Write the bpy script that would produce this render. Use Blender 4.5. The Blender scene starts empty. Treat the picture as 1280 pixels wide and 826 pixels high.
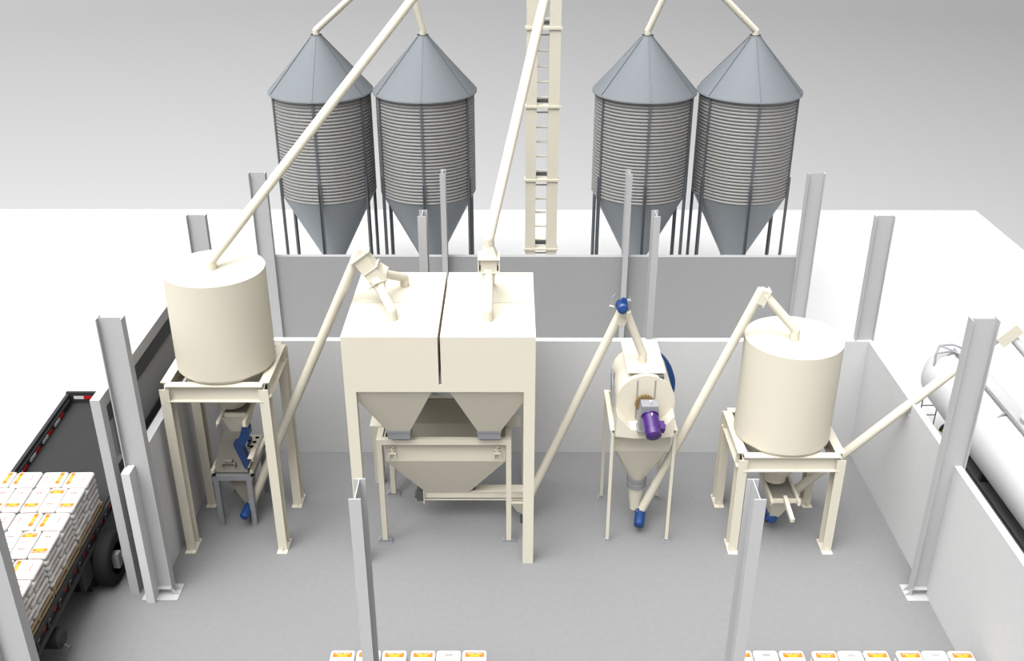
import bpy, bmesh, math, random
from mathutils import Vector, Matrix
random.seed(7)
S = bpy.context.scene
COL = S.collection
PI = math.pi
V = Vector

# ------------------------------------------------------------------ materials
ALB = .60                                               # overall reflectance level of the painted and concrete surfaces
def mat(name, col, rough=.6, metal=0.0, noise=0.0, scale=40.0, spec=.3, bump=0.0):
    col = tuple(c*ALB for c in col)
    m = bpy.data.materials.new(name); m.use_nodes = True
    nt = m.node_tree; b = nt.nodes['Principled BSDF']
    b.inputs['Roughness'].default_value = rough
    b.inputs['Metallic'].default_value = metal
    b.inputs['Specular IOR Level'].default_value = spec
    c = (*col, 1)
    b.inputs['Base Color'].default_value = c
    if noise > 0:
        tc = nt.nodes.new('ShaderNodeTexCoord'); nz = nt.nodes.new('ShaderNodeTexNoise')
        nz.inputs['Scale'].default_value = scale; nz.inputs['Detail'].default_value = 4
        nt.links.new(tc.outputs['Object'], nz.inputs['Vector'])
        mr = nt.nodes.new('ShaderNodeMapRange')
        mr.inputs['To Min'].default_value = 1 - noise; mr.inputs['To Max'].default_value = 1 + noise
        nt.links.new(nz.outputs['Fac'], mr.inputs['Value'])
        mx = nt.nodes.new('ShaderNodeMix'); mx.data_type = 'RGBA'; mx.blend_type = 'MULTIPLY'
        mx.inputs[0].default_value = 1; mx.inputs[6].default_value = c
        nt.links.new(mr.outputs['Result'], mx.inputs[7])
        nt.links.new(mx.outputs[2], b.inputs['Base Color'])
        if bump > 0:
            bp = nt.nodes.new('ShaderNodeBump'); bp.inputs['Strength'].default_value = bump
            bp.inputs['Distance'].default_value = .01
            nt.links.new(nz.outputs['Fac'], bp.inputs['Height'])
            nt.links.new(bp.outputs['Normal'], b.inputs['Normal'])
    return m
M = dict(
    cream=mat('cream_paint', (.84, .785, .65), .55, noise=.02, scale=25),
    taupe=mat('taupe_paint', (.30, .28, .235), .6, noise=.03, scale=25),
    ground=mat('white_gravel', (.57, .57, .57), .95, noise=.03, scale=3, spec=0),
    floor=mat('grey_concrete', (.268, .268, .27), .95, noise=.07, scale=9, spec=.1),
    wall=mat('pale_concrete', (.77, .77, .773), .9, noise=.04, scale=6, spec=.1),
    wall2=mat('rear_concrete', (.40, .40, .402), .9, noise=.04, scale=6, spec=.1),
    steel=mat('pale_steel', (.575, .575, .58), .6, noise=.02, scale=20, spec=.2),
    galv=mat('galvanised_roof', (.27, .295, .317), .6, noise=.06, scale=14, spec=.25),
    galvd=mat('galvanised_cone', (.46, .50, .53), .6, noise=.06, scale=14, spec=.2),
    corr=mat('corrugated_sheet', (.315, .31, .302), .5, noise=.04, scale=10, spec=.4),
    legm=mat('silo_leg_steel', (.14, .155, .17), .5, noise=.03, scale=14, spec=.4),
    grey=mat('grey_steel', (.33, .335, .35), .55, noise=.04, scale=20),
    dgrey=mat('dark_grey_steel', (.12, .12, .125), .6, noise=.04, scale=20),
    blue=mat('blue_enamel', (.008, .056, .225), .4, noise=.03, scale=20, spec=.5),
    navy=mat('navy_enamel', (.02, .05, .17), .5, noise=.03, scale=20, spec=.4),
    purple=mat('purple_enamel', (.062, .014, .165), .38, noise=.03, scale=20, spec=.5),
    brass=mat('brown_gear', (.26, .18, .075), .6, noise=.05, scale=30),
    black=mat('black_rubber', (.016, .016, .017), .8, noise=.1, scale=30, spec=.2),
    hole=mat('black_opening', (.006, .006, .006), .9, noise=.1, scale=30, spec=0),
    deck=mat('dark_deck', (.034, .034, .035), .75, noise=.05, scale=8, spec=.2),
    chassis=mat('charcoal_chassis', (.034, .034, .036), .6, noise=.05, scale=8, spec=.3),
    infill=mat('grey_infill', (.50, .50, .502), .7, noise=.05, scale=8),
    infilld=mat('dark_infill_frame', (.075, .075, .077), .7, noise=.05, scale=8),
    frame=mat('grey_frame', (.52, .52, .523), .7, noise=.03, scale=8),
    white=mat('white_tank', (.70, .70, .70), .45, noise=.02, scale=5, spec=.4),
    red=mat('red_reflector', (.55, .006, .008), .5, noise=.02, scale=30),
    wtape=mat('white_reflector', (.72, .72, .74), .5, noise=.02, scale=30),
    wood=mat('pallet_wood', (.46, .35, .22), .8, noise=.18, scale=12, spec=.1),
    bag=mat('woven_white_bag', (.80, .79, .755), .75, noise=.03, scale=30, spec=.15),
    orange=mat('orange_print', (.66, .215, .022), .7, noise=.03, scale=60, spec=.1),
    yellow=mat('yellow_print', (.86, .45, .024), .7, noise=.03, scale=60, spec=.1),
    ink=mat('grey_print', (.26, .24, .235), .8, noise=.05, scale=60, spec=.1),
    redink=mat('faded_red_print', (.46, .25, .215), .8, noise=.05, scale=60, spec=.1),
    lime=mat('yellow_green_band', (.55, .55, .10), .6, noise=.03, scale=30),
)

# ------------------------------------------------------------------ mesh collector (world coordinates)
class MB:
    def __init__(s): s.v = []; s.f = []
    def _add(s, vs, fs, m=0, smooth=False):
        o = len(s.v); s.v += [V(p) for p in vs]
        for f in fs: s.f.append(([o + i for i in f], m, smooth))
    def box(s, x0, x1, y0, y1, z0, z1, m=0):
        s._add([(x0,y0,z0),(x1,y0,z0),(x1,y1,z0),(x0,y1,z0),(x0,y0,z1),(x1,y0,z1),(x1,y1,z1),(x0,y1,z1)],
               [(0,3,2,1),(4,5,6,7),(0,1,5,4),(1,2,6,5),(2,3,7,6),(3,0,4,7)], m); return s
    def obox(s, c, ax, ay, az, hx, hy, hz, m=0):      # oriented box, half sizes
        c = V(c); ax, ay, az = V(ax).normalized(), V(ay).normalized(), V(az).normalized()
        P = [c + ax*(hx*i) + ay*(hy*j) + az*(hz*k) for k in (-1,1) for i, j in ((-1,-1),(1,-1),(1,1),(-1,1))]
        s._add(P, [(0,3,2,1),(4,5,6,7),(0,1,5,4),(1,2,6,5),(2,3,7,6),(3,0,4,7)], m); return s
    def loft(s, rings, m=0, smooth=False, cap=True, closed=True):
        n = len(rings[0]); vs = [p for r in rings for p in r]; fs = []
        for a in range(len(rings) - 1):
            for i in range(n if closed else n - 1):
                j = (i + 1) % n
                fs.append((a*n+i, a*n+j, (a+1)*n+j, (a+1)*n+i))
        s._add(vs, fs, m, smooth)
        if cap:
            o = len(s.v) - len(vs)
            s.f.append(([o + i for i in reversed(range(n))], m, False))
            s.f.append(([o + (len(rings)-1)*n + i for i in range(n)], m, False))
        return s
    def tube(s, p, q, r0, r1=None, n=20, m=0, cap=True):
        p, q = V(p), V(q); r1 = r0 if r1 is None else r1
        d = (q - p).normalized(); u = d.orthogonal().normalized(); w = d.cross(u)
        R = lambda c, r: [c + u*(r*math.cos(2*PI*i/n)) + w*(r*math.sin(2*PI*i/n)) for i in range(n)]
        k = max(1, int((q - p).length/.6))
        return s.loft([R(p + (q-p)*(t/k), r0 + (r1-r0)*t/k) for t in range(k+1)], m, True, cap)
    def ball(s, c, r, n=20, k=8):
        c = V(c); prof = [(max(r*math.sin(PI*i/k), .0005), c.z - r*math.cos(PI*i/k)) for i in range(k+1)]
        return s.lathe(c.x, c.y, prof, n)
    def path(s, pts, r, n=10, m=0):
        for a, b in zip(pts[:-1], pts[1:]): s.tube(a, b, r, n=n, m=m)
        return s
    def lathe(s, cx, cy, prof, n=48, m=0, cap=False, smooth=True):
        rings = [[(cx + r*math.cos(2*PI*i/n), cy + r*math.sin(2*PI*i/n), z) for i in range(n)] for r, z in prof]
        return s.loft(rings, m, smooth, cap)
    def frustum(s, a, za, b, zb, m=0, cap=True):      # a, b = (x0,x1,y0,y1)
        R = lambda t, z: [(t[0],t[2],z),(t[1],t[2],z),(t[1],t[3],z),(t[0],t[3],z)]
        return s.loft([R(b, zb), R(a, za)] if zb < za else [R(a, za), R(b, zb)], m, False, cap)
    def prism(s, poly, axis, a, b, m=0):              # polygon in the other two axes, extruded along axis
        def P(t, k):
            if axis == 'x': return (k, t[0], t[1])
            if axis == 'y': return (t[0], k, t[1])
            return (t[0], t[1], k)
        return s.loft([[P(t, a) for t in poly], [P(t, b) for t in poly]], m)
    def quad(s, pts, m=0): s._add(pts, [tuple(range(len(pts)))], m); return s
    def build(s, name, mats, parent=None):
        me = bpy.data.meshes.new(name)
        off = V((0,0,0)); p = parent
        while p is not None: off += p.location; p = p.parent
        me.from_pydata([tuple(v - off) for v in s.v], [], [f[0] for f in s.f])
        for mm in (mats if isinstance(mats, (list, tuple)) else [mats]): me.materials.append(M[mm])
        for pl, f in zip(me.polygons, s.f): pl.material_index = f[1]; pl.use_smooth = f[2]
        bm = bmesh.new(); bm.from_mesh(me)
        bmesh.ops.recalc_face_normals(bm, faces=bm.faces)
        for e in bm.edges:
            if len(e.link_faces) == 2 and e.calc_face_angle(0) > math.radians(50): e.smooth = False
        bm.to_mesh(me); bm.free(); me.update()
        o = bpy.data.objects.new(name, me); COL.objects.link(o)
        if parent is not None: o.parent = parent
        return o

def tag(o, label, cat, group=None):
    o['label'] = label; o['category'] = cat
    if group: o['group'] = group
    return o
def thing(name, label, cat, loc, group=None):
    o = bpy.data.objects.new(name, None); COL.objects.link(o); o.location = loc
    o.empty_display_size = .2
    return tag(o, label, cat, group)
def struct(o, label=None):
    o['kind'] = 'structure'
    if label: o['label'] = label
    return o
def dup(root, loc, label, group=None, rz=None):
    r = root.copy(); COL.objects.link(r); r.location = loc; r['label'] = label
    if group: r['group'] = group
    if rz is not None: r.rotation_euler = (0, 0, rz)
    for ch in list(root.children):
        c = ch.copy(); COL.objects.link(c); c.parent = r
        for g in ch.children:
            d = g.copy(); COL.objects.link(d); d.parent = c
    return r

# ------------------------------------------------------------------ camera
cam = bpy.data.cameras.new('camera'); co = bpy.data.objects.new('camera', cam); COL.objects.link(co)
cam.sensor_width = 36; cam.lens = 1266/1280*36; cam.clip_end = 300
co.matrix_world = Matrix.Translation((0,0,14)) @ Matrix.Rotation(math.radians(63.5), 4, 'X') @ Matrix.Rotation(.0012, 4, 'Z')
S.camera = co

# ------------------------------------------------------------------ world and light
w = bpy.data.worlds.new('world'); S.world = w; w.use_nodes = True
nt = w.node_tree; nt.nodes.clear()
out = nt.nodes.new('ShaderNodeOutputWorld'); bg = nt.nodes.new('ShaderNodeBackground')
tc = nt.nodes.new('ShaderNodeTexCoord'); sx = nt.nodes.new('ShaderNodeSeparateXYZ')
nt.links.new(tc.outputs['Generated'], sx.inputs[0])
def mth(op, a, b=None, c=None):
    n = nt.nodes.new('ShaderNodeMath'); n.operation = op
    for i, x in enumerate((a, b, c)):
        if x is None: continue
        if isinstance(x, (int, float)): n.inputs[i].default_value = x
        else: nt.links.new(x, n.inputs[i])
    return n.outputs[0]
def mrange(v, a, b, c, d, smooth=False):
    n = nt.nodes.new('ShaderNodeMapRange'); n.clamp = True
    if smooth: n.interpolation_type = 'SMOOTHSTEP'
    nt.links.new(v, n.inputs['Value'])
    for k, x in (('From Min', a), ('From Max', b), ('To Min', c), ('To Max', d)): n.inputs[k].default_value = x
    return n.outputs['Result']
X, Y, Z = sx.outputs
# studio backdrop below the horizon: pale at the rim of the ground, greyer upward and to the right
low = mrange(Z, -.335, -.15, .80, .52)
side = mrange(X, -.45, .47, .065, -.115)
lower = mth('ADD', low, side)
# soft overcast dome above it
BASE, LK = .32, 17.4
LX, LY, LZ = V((-.22, -.335, .90)).normalized()
dome = mth('ADD', BASE, mth('MULTIPLY', .42, mth('MAXIMUM', Z, 0.0)))
dome = mth('MULTIPLY', dome, mth('ADD', mth('ADD', 1.0, mth('MULTIPLY', X, -.22)), mth('MULTIPLY', Y, -.15)))
lob = mth('ADD', mth('ADD', mth('MULTIPLY', X, LX), mth('MULTIPLY', Y, LY)), mth('MULTIPLY', Z, LZ))   # broad bright patch high up, toward the front left
dome = mth('ADD', dome, mth('MULTIPLY', LK, mth('POWER', mth('MAXIMUM', lob, 0.0), 10.0)))
fac = mrange(Z, -.12, .05, 0, 1, True)
mixv = mth('ADD', mth('MULTIPLY', lower, mth('SUBTRACT', 1.0, fac)), mth('MULTIPLY', dome, fac))
nt.links.new(mixv, bg.inputs['Strength'])
bg.inputs['Color'].default_value = (1, 1, 1, 1)
nt.links.new(bg.outputs[0], out.inputs[0])
sun = bpy.data.lights.new('soft_sun', 'SUN'); sun.energy = .9; sun.angle = math.radians(38)
so = bpy.data.objects.new('soft_sun', sun); COL.objects.link(so)
so.location = (-6, 26, 30)
so.rotation_euler = V((.62, -.38, -1)).to_track_quat('-Z', 'Y').to_euler()
S.view_settings.view_transform = 'Standard'; S.view_settings.look = 'None'
S.view_settings.exposure = 0; S.view_settings.gamma = 1; S.view_settings.use_curve_mapping = False

# ------------------------------------------------------------------ setting
struct(MB().box(-60, 18.9, -10, 39.15, -.3, -.02).build('ground', 'ground'))
struct(MB().box(-11.6, 8.6, 2, 21.45, -.12, 0).build('floor', 'floor'))
WH = 3.11
struct(MB().box(-7.33, 8.57, 21.28, 21.46, 0, WH).build('wall_back', 'wall'))
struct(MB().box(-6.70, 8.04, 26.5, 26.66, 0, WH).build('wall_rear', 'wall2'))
struct(MB().box(-7.33, -7.15, 16.11, 21.28, 0, WH).box(-7.33, -7.17, 15.78, 16.09, 0, WH).build('wall_left', 'wall'))
wr = MB()
wr.prism([(16.11,0),(21.28,0),(21.28,WH),(18.63,WH),(18.63,2.82),(18.37,2.82),(18.37,WH),(16.11,WH)], 'x', 8.42, 8.56)
wr.box(8.42, 8.56, 4, 16.09, 0, WH)
struct(wr.build('wall_right', 'wall'))

def ibeam(b, p, q, side, depth, width, tf=.018, tw=.014, m=0):
    """I section from p to q; 'side' = direction of the web depth."""
    p, q = V(p), V(q); ax = (q - p).normalized(); sd = V(side).normalized(); w_ = ax.cross(sd)
    c = (p + q)/2; h = (q - p).length/2
    b.obox(c, ax, sd, w_, h, depth/2 - tf, tw/2, m)
    for k in (-1, 1): b.obox(c + sd*(k*(depth/2 - tf/2)), ax, sd, w_, h, tf/2, width/2, m)
    return b

G = 'building columns'
def column(x, y, h, along, label, depth=.46, width=.20, base=True):
    t = thing('steel_column', label, 'column', (x, y, 0), G)
    z0 = .02
    sd = (1,0,0) if along == 'x' else (0,1,0)
    ibeam(MB(), (x,y,z0), (x,y,h), sd, depth, width).build('shaft', 'steel', t)
    if along == 'x': MB().box(x-.36, x+.36, y-.25, y+.24, 0, .02).build('base_plate', 'steel', t)
    else: MB().box(x-.22, x+.22, y-.32, y+.32, 0, .02).build('base_plate', 'steel', t)
    if base and along == 'x':
        for k in (-1, 1):
            xf = x + k*depth/2
            for yy in (y-.08, y+.07):
                MB().prism([(xf, .02), (xf + k*.12, .02), (xf, .17)], 'y', yy-.008, yy+.008).build('gusset', 'steel', t)
        MB().box(x-depth/2+.018, x+depth/2-.018, y-.10, y-.007, .16, .172).build('stiffener', 'steel', t)
    return t
column(-7.10, 16.10, 6.22, 'x', 'tall pale steel column where the left wall ends, beside the trailer')
column(8.345, 16.10, 6.22, 'x', 'tall pale steel column in the right wall, beside the tanker', .49)
column(-7.05, 21.37, 6.22, 'x', 'pale column top rising behind the left cream bin', .43, .16, False)
column(8.32, 21.37, 6.22, 'x', 'pale column on the back right corner of the room walls', .43, .16, False)
column(-6.92, 26.5, 5.57, 'x', 'tall pale column at the left end of the rear wall', .46, .2, False)
column(8.26, 26.5, 5.57, 'x', 'tall pale column at the right end of the rear wall', .46, .2, False)
column(-2.0, 21.36, 6.27, 'y', 'shorter looking slim column behind the left half of the double hopper', .42, .19, False)
column(3.21, 21.36, 6.27, 'y', 'slim column right of the blue motor, nearer of two behind the mixer', .42, .15, False)
column(-1.88, 26.45, 5.62, 'y', 'slim rear column in front of the second silo from left', .42, .15, False)
column(3.17, 26.45, 5.62, 'y', 'slim rear column in front of the third silo, above the blue motor', .42, .15, False)
column(-2.03, 10.955, 6.22, 'y', 'near open topped column in the foreground, left of the two', .47, .16, False)
column(3.21, 10.955, 6.22, 'y', 'near open topped column in the foreground, in front of right bin', .47, .16, False)
column(-7.10, 10.95, 6.24, 'x', 'cut off pale column in the bottom left corner over the trailer', .46, .2, False)

# tall framed panel outside the left wall
t = thing('sliding_panel', 'tall grey framed panel with ribbed infill between trailer and left wall', 'panel', (-7.66, 18.6, 0))
z1 = 4.55
MB().box(-7.75, -7.57, 16.05, 16.28, 0, z1).build('near_post', 'steel', t)
MB().box(-7.75, -7.57, 16.28, 21.1, z1-.26, z1).build('top_rail', 'frame', t)
MB().box(-7.75, -7.57, 20.9, 21.1, 0, z1-.26).build('far_post', 'frame', t)
MB().box(-7.75, -7.57, 16.28, 20.9, 0, .25).build('bottom_rail', 'frame', t)
b = MB()
b.box(-7.72, -7.62, 16.28, 20.9, 3.88, z1-.26); b.box(-7.72, -7.62, 16.28, 20.9, 2.72, 2.92)
b.box(-7.72, -7.62, 16.75, 17.1, 2.92, 3.88); b.box(-7.72, -7.62, 20.8, 20.9, 2.92, 3.88)
b.build('inner_frame', 'infilld', t)
pts = []; n = 88
for i in range(n*2 + 1):
    y = 17.1 + (20.8 - 17.1)*i/(2*n); pts.append((-7.66 + (.022 if i % 2 else -.022), y))
b = MB(); b.loft([[(p[0], p[1], 2.92) for p in pts], [(p[0], p[1], 3.88) for p in pts]], cap=False, closed=False)
b.box(-7.70, -7.67, 16.28, 20.9, .25, 2.72)
b.build('ribbed_infill', 'infill', t)

# ------------------------------------------------------------------ cream bins on stands
def bin_on_stand(x, y, r, ztop, zbot, conez, coner, zbeam, xs, ys, loc, label):
    t = thing('storage_bin', label, 'bin', loc)
    MB().lathe(x, y, [(.001, ztop), (r, ztop), (r, zbot)], 72).build('tank', 'cream', t)
    b = MB(); b.lathe(x, y, [(r, zbot), (coner, conez+.1), (coner, conez)], 56)
    b.build('cone', 'cream', t)
    zt = zbeam - .08
    for i, xx in enumerate(xs):
        for j, yy in enumerate(ys):
            k = 1 if j == 0 else -1
            lg = ibeam(MB(), (xx, yy + k*.15, .02), (xx, yy + k*.15, zt), (0,1,0), .30, .19).build('leg', 'cream', t)
            fp = MB().box(xx-.11, xx+.11, yy + k*.15 - .26, yy + k*.15 + .26, 0, .02)
            for q in (-1, 1): fp.prism([(yy + k*.15 + q*.15, .02), (yy + k*.15 + q*.25, .02), (yy + k*.15 + q*.15, .12)], 'x', xx-.006, xx+.006)
            fp.build('foot_plate', 'cream', lg)
    for yy in (ys[0] + .085, ys[1] - .085):
        ibeam(MB(), (xs[0]+.02, yy, zbeam-.18), (xs[1]-.02, yy, zbeam-.18), (0,0,1), .36, .19).build('beam', 'cream', t)
    for xx in xs:
        ibeam(MB(), (xx, ys[0]+.14, zbeam-.17), (xx, ys[1]-.14, zbeam-.17), (0,0,1), .36, .19).build('beam', 'cream', t)
    return t
LB = bin_on_stand(-5.87, 18.40, .985, 6.20, 4.16, 3.12, .28, 4.07, (-6.9, -4.93), (17.42, 19.36), (-5.9, 18.4, 0),
                  'tall cream round bin on four legs at the left wall')
RB = bin_on_stand(5.73, 18.35, .99, 4.71, 2.50, 1.27, .24, 2.42, (4.76, 6.78), (17.42, 19.38), (5.77, 18.4, 0),
                  'shorter cream round bin on four legs near the right wall')

def slide_gate(x0, x1, y0, y1, z, parent, yf=.10):
    g = MB()
    for xx in (x0, x1): g.box(xx-.03, xx+.03, y0, y1, z-.03, z+.02); g.box(xx-.03, xx-.018 if xx == x0 else xx+.03, y0, y1, z-.09, z-.03)
    ym = (y0+y1)/2
    g.box(x0+.03, x1-.03, y1-.05, y1, z-.06, z+.02); g.box(x0+.03, x1-.03, y0+yf, y0+yf+.04, z-.09, z)
    o = g.build('gate_frame', 'cream', parent)
    MB().box(x0+.04, x1-.04, y0+yf+.04, y1-.05, z-.05, z-.035).build('gate_plate', 'taupe', parent)
    return o
slide_gate(-6.0, -5.46, 17.62, 18.75, 3.10, LB, .38)
b = MB(); b.frustum((-6.06, -5.48, 18.05, 18.7), 2.98, (-5.93, -5.60, 18.22, 18.55), 2.52); b.build('chute', 'cream', LB)
slide_gate(5.53, 6.10, 17.60, 18.75, 1.16, RB)
b = MB(); b.obox((5.83, 17.42, 1.13), (0,1,.12), (1,0,0), (0,-.12,1), .36, .04, .045)
b.build('gate_arm', 'cream', RB)
b = MB(); b.frustum((5.58, 6.05, 17.80, 18.6), 1.06, (5.66, 5.86, 18.05, 18.35), .45); b.build('chute', 'cream', RB)

# ------------------------------------------------------------------ motors
def motor(parent, p, q, r, m='blue', name='motor', box=None, flange=True):
    p, q = V(p), V(q); d = (q - p).normalized(); L = (q - p).length
    b = MB()
    if flange: b.tube(p, p + d*.025, r*1.15, n=24)
    b.tube(p + d*.02, p + d*(L*.70), r, n=24)
    for k in range(10):                                 # cooling fins
        u = d.orthogonal().normalized(); a = 2*PI*k/10; wv = d.cross(u)
        n_ = u*math.cos(a) + wv*math.sin(a)
        b.obox(p + d*(L*.38) + n_*(r*1.02), d, n_, d.cross(n_), L*.27, r*.07, r*.04)
    o = b.build(name, m, parent)
    c = MB(); c.tube(p + d*(L*.70), p + d*(L*.93), r*1.05, r*1.0, n=24); c.tube(p + d*(L*.93), p + d*L, r*.95, r*.62, n=24)
    c.tube(p + d*(L*1.0), p + d*(L*1.01), r*.5, n=16); c.build('fan_cowl', m, o)
    if box:
        bx = V(box).normalized(); u = d.cross(bx)
        c = MB(); c.obox(p + d*(L*.45) + bx*(r*1.25), d, bx, u, r*.62, r*.35, r*.5)
        c.tube(p + d*(L*.45) + bx*(r*1.6), p + d*(L*.45) + bx*(r*1.75), r*.4, n=16)
        c.build('terminal_box', m, o)
    return o

# ------------------------------------------------------------------ inclined augers
def auger(name, label, boot, top, r, spout=None, spoutr=.075, parentloc=None, head='box', motor_at='boot', hopper=None, cat='auger'):
    boot, top = V(boot), V(top)
    t = thing(name, label, cat, (boot.x, boot.y, 0))
    d = (top - boot).normalized()
    b = MB(); b.tube(boot, top, r, n=28); b.build('tube', 'cream', t)
    side = V((0,1,0)); nrm = d.cross(side).normalized()
    if nrm.z > 0: nrm = -nrm                           # points down and outward
    if head:
        c = top - d*.13 + nrm*(r*.80)
        hb = MB(); hb.obox(c, d, nrm, side, .155, r*.80, r*1.05)
        h = hb.build('discharge_box', 'cream', t)
        fb = MB(); fb.obox(c + nrm*(r*.82), d, nrm, side, .19, .010, r*1.30); fb.build('flange', 'cream', h)
    if spout:
        sb = MB()
        pts = [V(p) for p in spout]
        sb.tube(pts[0], pts[1], spoutr, n=24); sb.ball(pts[1], spoutr*1.015); sb.ball(pts[0], spoutr*1.0)
        o = sb.build('spout', 'cream', t)
        if len(pts) > 2:
            sb = MB(); sb.tube(pts[1], pts[2], spoutr*1.02, n=24); sb.build('outlet_collar', 'cream', o)
    # boot end plate and stub foot
    fb = MB(); fb.tube(boot - d*.015, boot + d*.015, r*1.35, n=24); fb.build('end_plate', 'grey', t)
    mb_ = MB(); mb_.box(boot.x-.05, boot.x+.05, boot.y-.05, boot.y+.05, 0, boot.z); mb_.build('boot_foot', 'dgrey', t)
    return t, d, nrm

# 1: from the hammer mill up to the double hopper
A1, d1, n1 = auger('inclined_auger', 'inclined cream auger tube rising from hammer mill to the hopper', (-5.83, 18.55, .42), (-3.00, 18.60, 6.52), .098)
motor(A1, V((-5.83, 18.55, .42)) - d1*.02, V((-5.83, 18.55, .42)) - d1*.05 + V((-.06, -.42, -.02)), .10)
# two way distributor
def box_between(p, q, half, hy, m=0):
    p, q = V(p), V(q); ax = (q-p).normalized(); b = MB()
    b.obox((p+q)/2, ax, (0,1,0), ax.cross(V((0,1,0))), (q-p).length/2, hy, half); return b, ax
b, ax = box_between((-3.02, 18.6, 6.38), (-2.80, 18.6, 6.08), .155, .16); o = b.build('chute', 'cream', A1)
for p_ in ((-3.03, 18.6, 6.37), (-2.82, 18.6, 6.11)):
    c = MB(); c.obox(p_, ax, (0,1,0), ax.cross(V((0,1,0))), .008, .205, .20); c.build('flange', 'cream', o)
b, ax = box_between((-2.81, 18.6, 6.10), (-2.62, 18.6, 5.84), .15, .18); o = b.build('diverter', 'cream', A1)
c = MB(); c.obox((-2.62, 18.74, 5.95), (.7,.55,-.45), (-.6,.8,0), V((.7,.55,-.45)).cross(V((-.6,.8,0))), .01, .16, .17); c.build('flange', 'cream', o)
c = MB(); c.obox((-2.66, 18.48, 5.82), (.45,-.45,-.8), (.7,.7,0), V((.45,-.45,-.8)).cross(V((.7,.7,0))), .01, .17, .16); c.build('flange', 'cream', o)
c = MB(); c.tube((-2.70, 18.54, 5.88), (-2.59, 18.34, 5.71), .17, .095, n=8); c.build('reducer', 'cream', A1)
o = MB().tube((-2.62, 18.40, 5.77), (-2.335, 17.79, 5.56), .092, n=24).ball((-2.335, 17.79, 5.565), .0935).build('spout', 'cream', A1)
MB().tube((-2.335, 17.79, 5.56), (-2.335, 17.79, 5.375), .094, n=24).build('outlet_collar', 'cream', o)
o = MB().tube((-2.64, 18.76, 5.93), (-2.25, 19.40, 5.56), .092, n=24).ball((-2.25, 19.40, 5.56), .0935).build('spout', 'cream', A1)
MB().tube((-2.25, 19.40, 5.56), (-2.25, 19.40, 5.375), .094, n=24).build('outlet_collar', 'cream', o)

# 2: from the weigh hopper to the mixer
A2, d2, n2 = auger('inclined_auger', 'inclined cream auger from weigh hopper to mixer with a blue motor on top',
                   (.24, 18.45, .30), (2.22, 18.50, 5.24), .094,
                   [(2.33, 18.46, 5.14), (2.70, 18.50, 4.24), (2.70, 18.50, 4.06)], .088)
b = MB(); b.frustum((-.02, .40, 18.28, 18.62), .62, (.13, .30, 18.36, 18.54), .34); b.build('inlet_hopper', 'cream', A2)
motor(A2, (2.20, 18.44, 5.38), (2.19, 18.10, 5.45), .108, box=(.25, .1, 1))
b = MB(); b.path([(2.03, 18.50, 5.30), (2.02, 18.56, 5.50), (2.10, 18.6, 5.56)], .010); b.path([(2.34, 18.52, 5.32), (2.40, 18.58, 5.42), (2.38, 18.62, 5.5)], .010)
b.box(2.30, 2.40, 18.50, 18.62, 5.28, 5.44); b.build('motor_bracket', 'grey', A2)
b = MB(); b.tube((2.03, 18.3, 5.40), (1.95, 18.28, 5.44), .022); b.build('eye_bolt', 'wtape', A2)

# 3: from the mixer to the right bin
A3, d3, n3 = auger('inclined_auger', 'inclined cream auger rising from the mixer to the right bin',
                   (2.86, 18.30, .42), (4.98, 18.42, 5.74), .094,
                   [(5.05, 18.40, 5.62), (5.71, 18.25, 4.92), (5.71, 18.25, 4.72)], .092)
motor(A3, V((2.86, 18.30, .42)) - d3*.02, (2.78, 17.95, .26), .11)
# 4: from under the right bin to the tanker
A4, d4, n4 = auger('inclined_auger', 'inclined cream auger crossing the right wall to the tanker',
                   (5.75, 18.50, .28), (10.12, 18.50, 4.81), .098, head=None)
motor(A4, (5.74, 18.40, .30), (5.70, 18.02, .42), .115, box=(-1, 0, -.2))
c4 = V((10.12, 18.50, 4.81)) - d4*.06 + n4*.06
b = MB(); b.obox(c4, d4, n4, V((0,1,0)), .24, .13, .14); b.build('end_housing', 'cream', A4)
b = MB(); b.tube((10.20, 18.5, 4.68), (10.85, 18.22, 4.0), .085, n=24); o = b.build('spout', 'white', A4)
b = MB(); b.tube((10.85, 18.22, 4.03), (10.95, 18.15, 2.92), .085, n=24); b.build('drop_tube', 'white', o)

# long downspouts from the elevator
def downspout(name, label, base, mid, end, r, loc):
    t = thing(name, label, 'pipe', loc)
    MB().tube(mid, end, r, n=28).ball(mid, r*1.03).build('pipe', 'cream', t)
    MB().tube(base, mid, r*1.05, n=28).build('collar', 'cream', t)
    return t
DS1 = downspout('downspout', 'long slanting cream pipe from the top down to the left bin', (-5.90, 18.36, 6.205), (-5.90, 18.36, 6.36), (2.02, 25.76, 15.5), .098, (-5.9, 18.36, 6.2))
DS2 = downspout('downspout', 'long cream pipe from the top down to the double hopper distributor', (-.46, 18.6, 6.60), (-.46, 18.6, 6.74), (1.98, 26.1, 15.4), .105, (-.46, 18.6, 5.38))
b = MB(); b.loft([[(-.46+.10*math.cos(2*PI*i/16), 18.6+.10*math.sin(2*PI*i/16), 6.62) for i in range(16)],
                  [(-.46+.17*max(-1,min(1,1.4*math.cos(2*PI*i/16))), 18.6+.17*max(-1,min(1,1.4*math.sin(2*PI*i/16))), 6.38) for i in range(16)]])
b.build('transition', 'cream', DS2)
o = MB().box(-.62, -.30, 18.44, 18.76, 6.10, 6.38).build('diverter_box', 'cream', DS2)
for z in (6.375, 6.095): MB().box(-.68, -.24, 18.38, 18.82, z-.010, z+.010).build('flange', 'cream', o)
for x in (-.665, -.255): MB().box(x-.012, x+.012, 18.40, 18.80, 6.105, 6.365).build('side_plate', 'cream', o)
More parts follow.
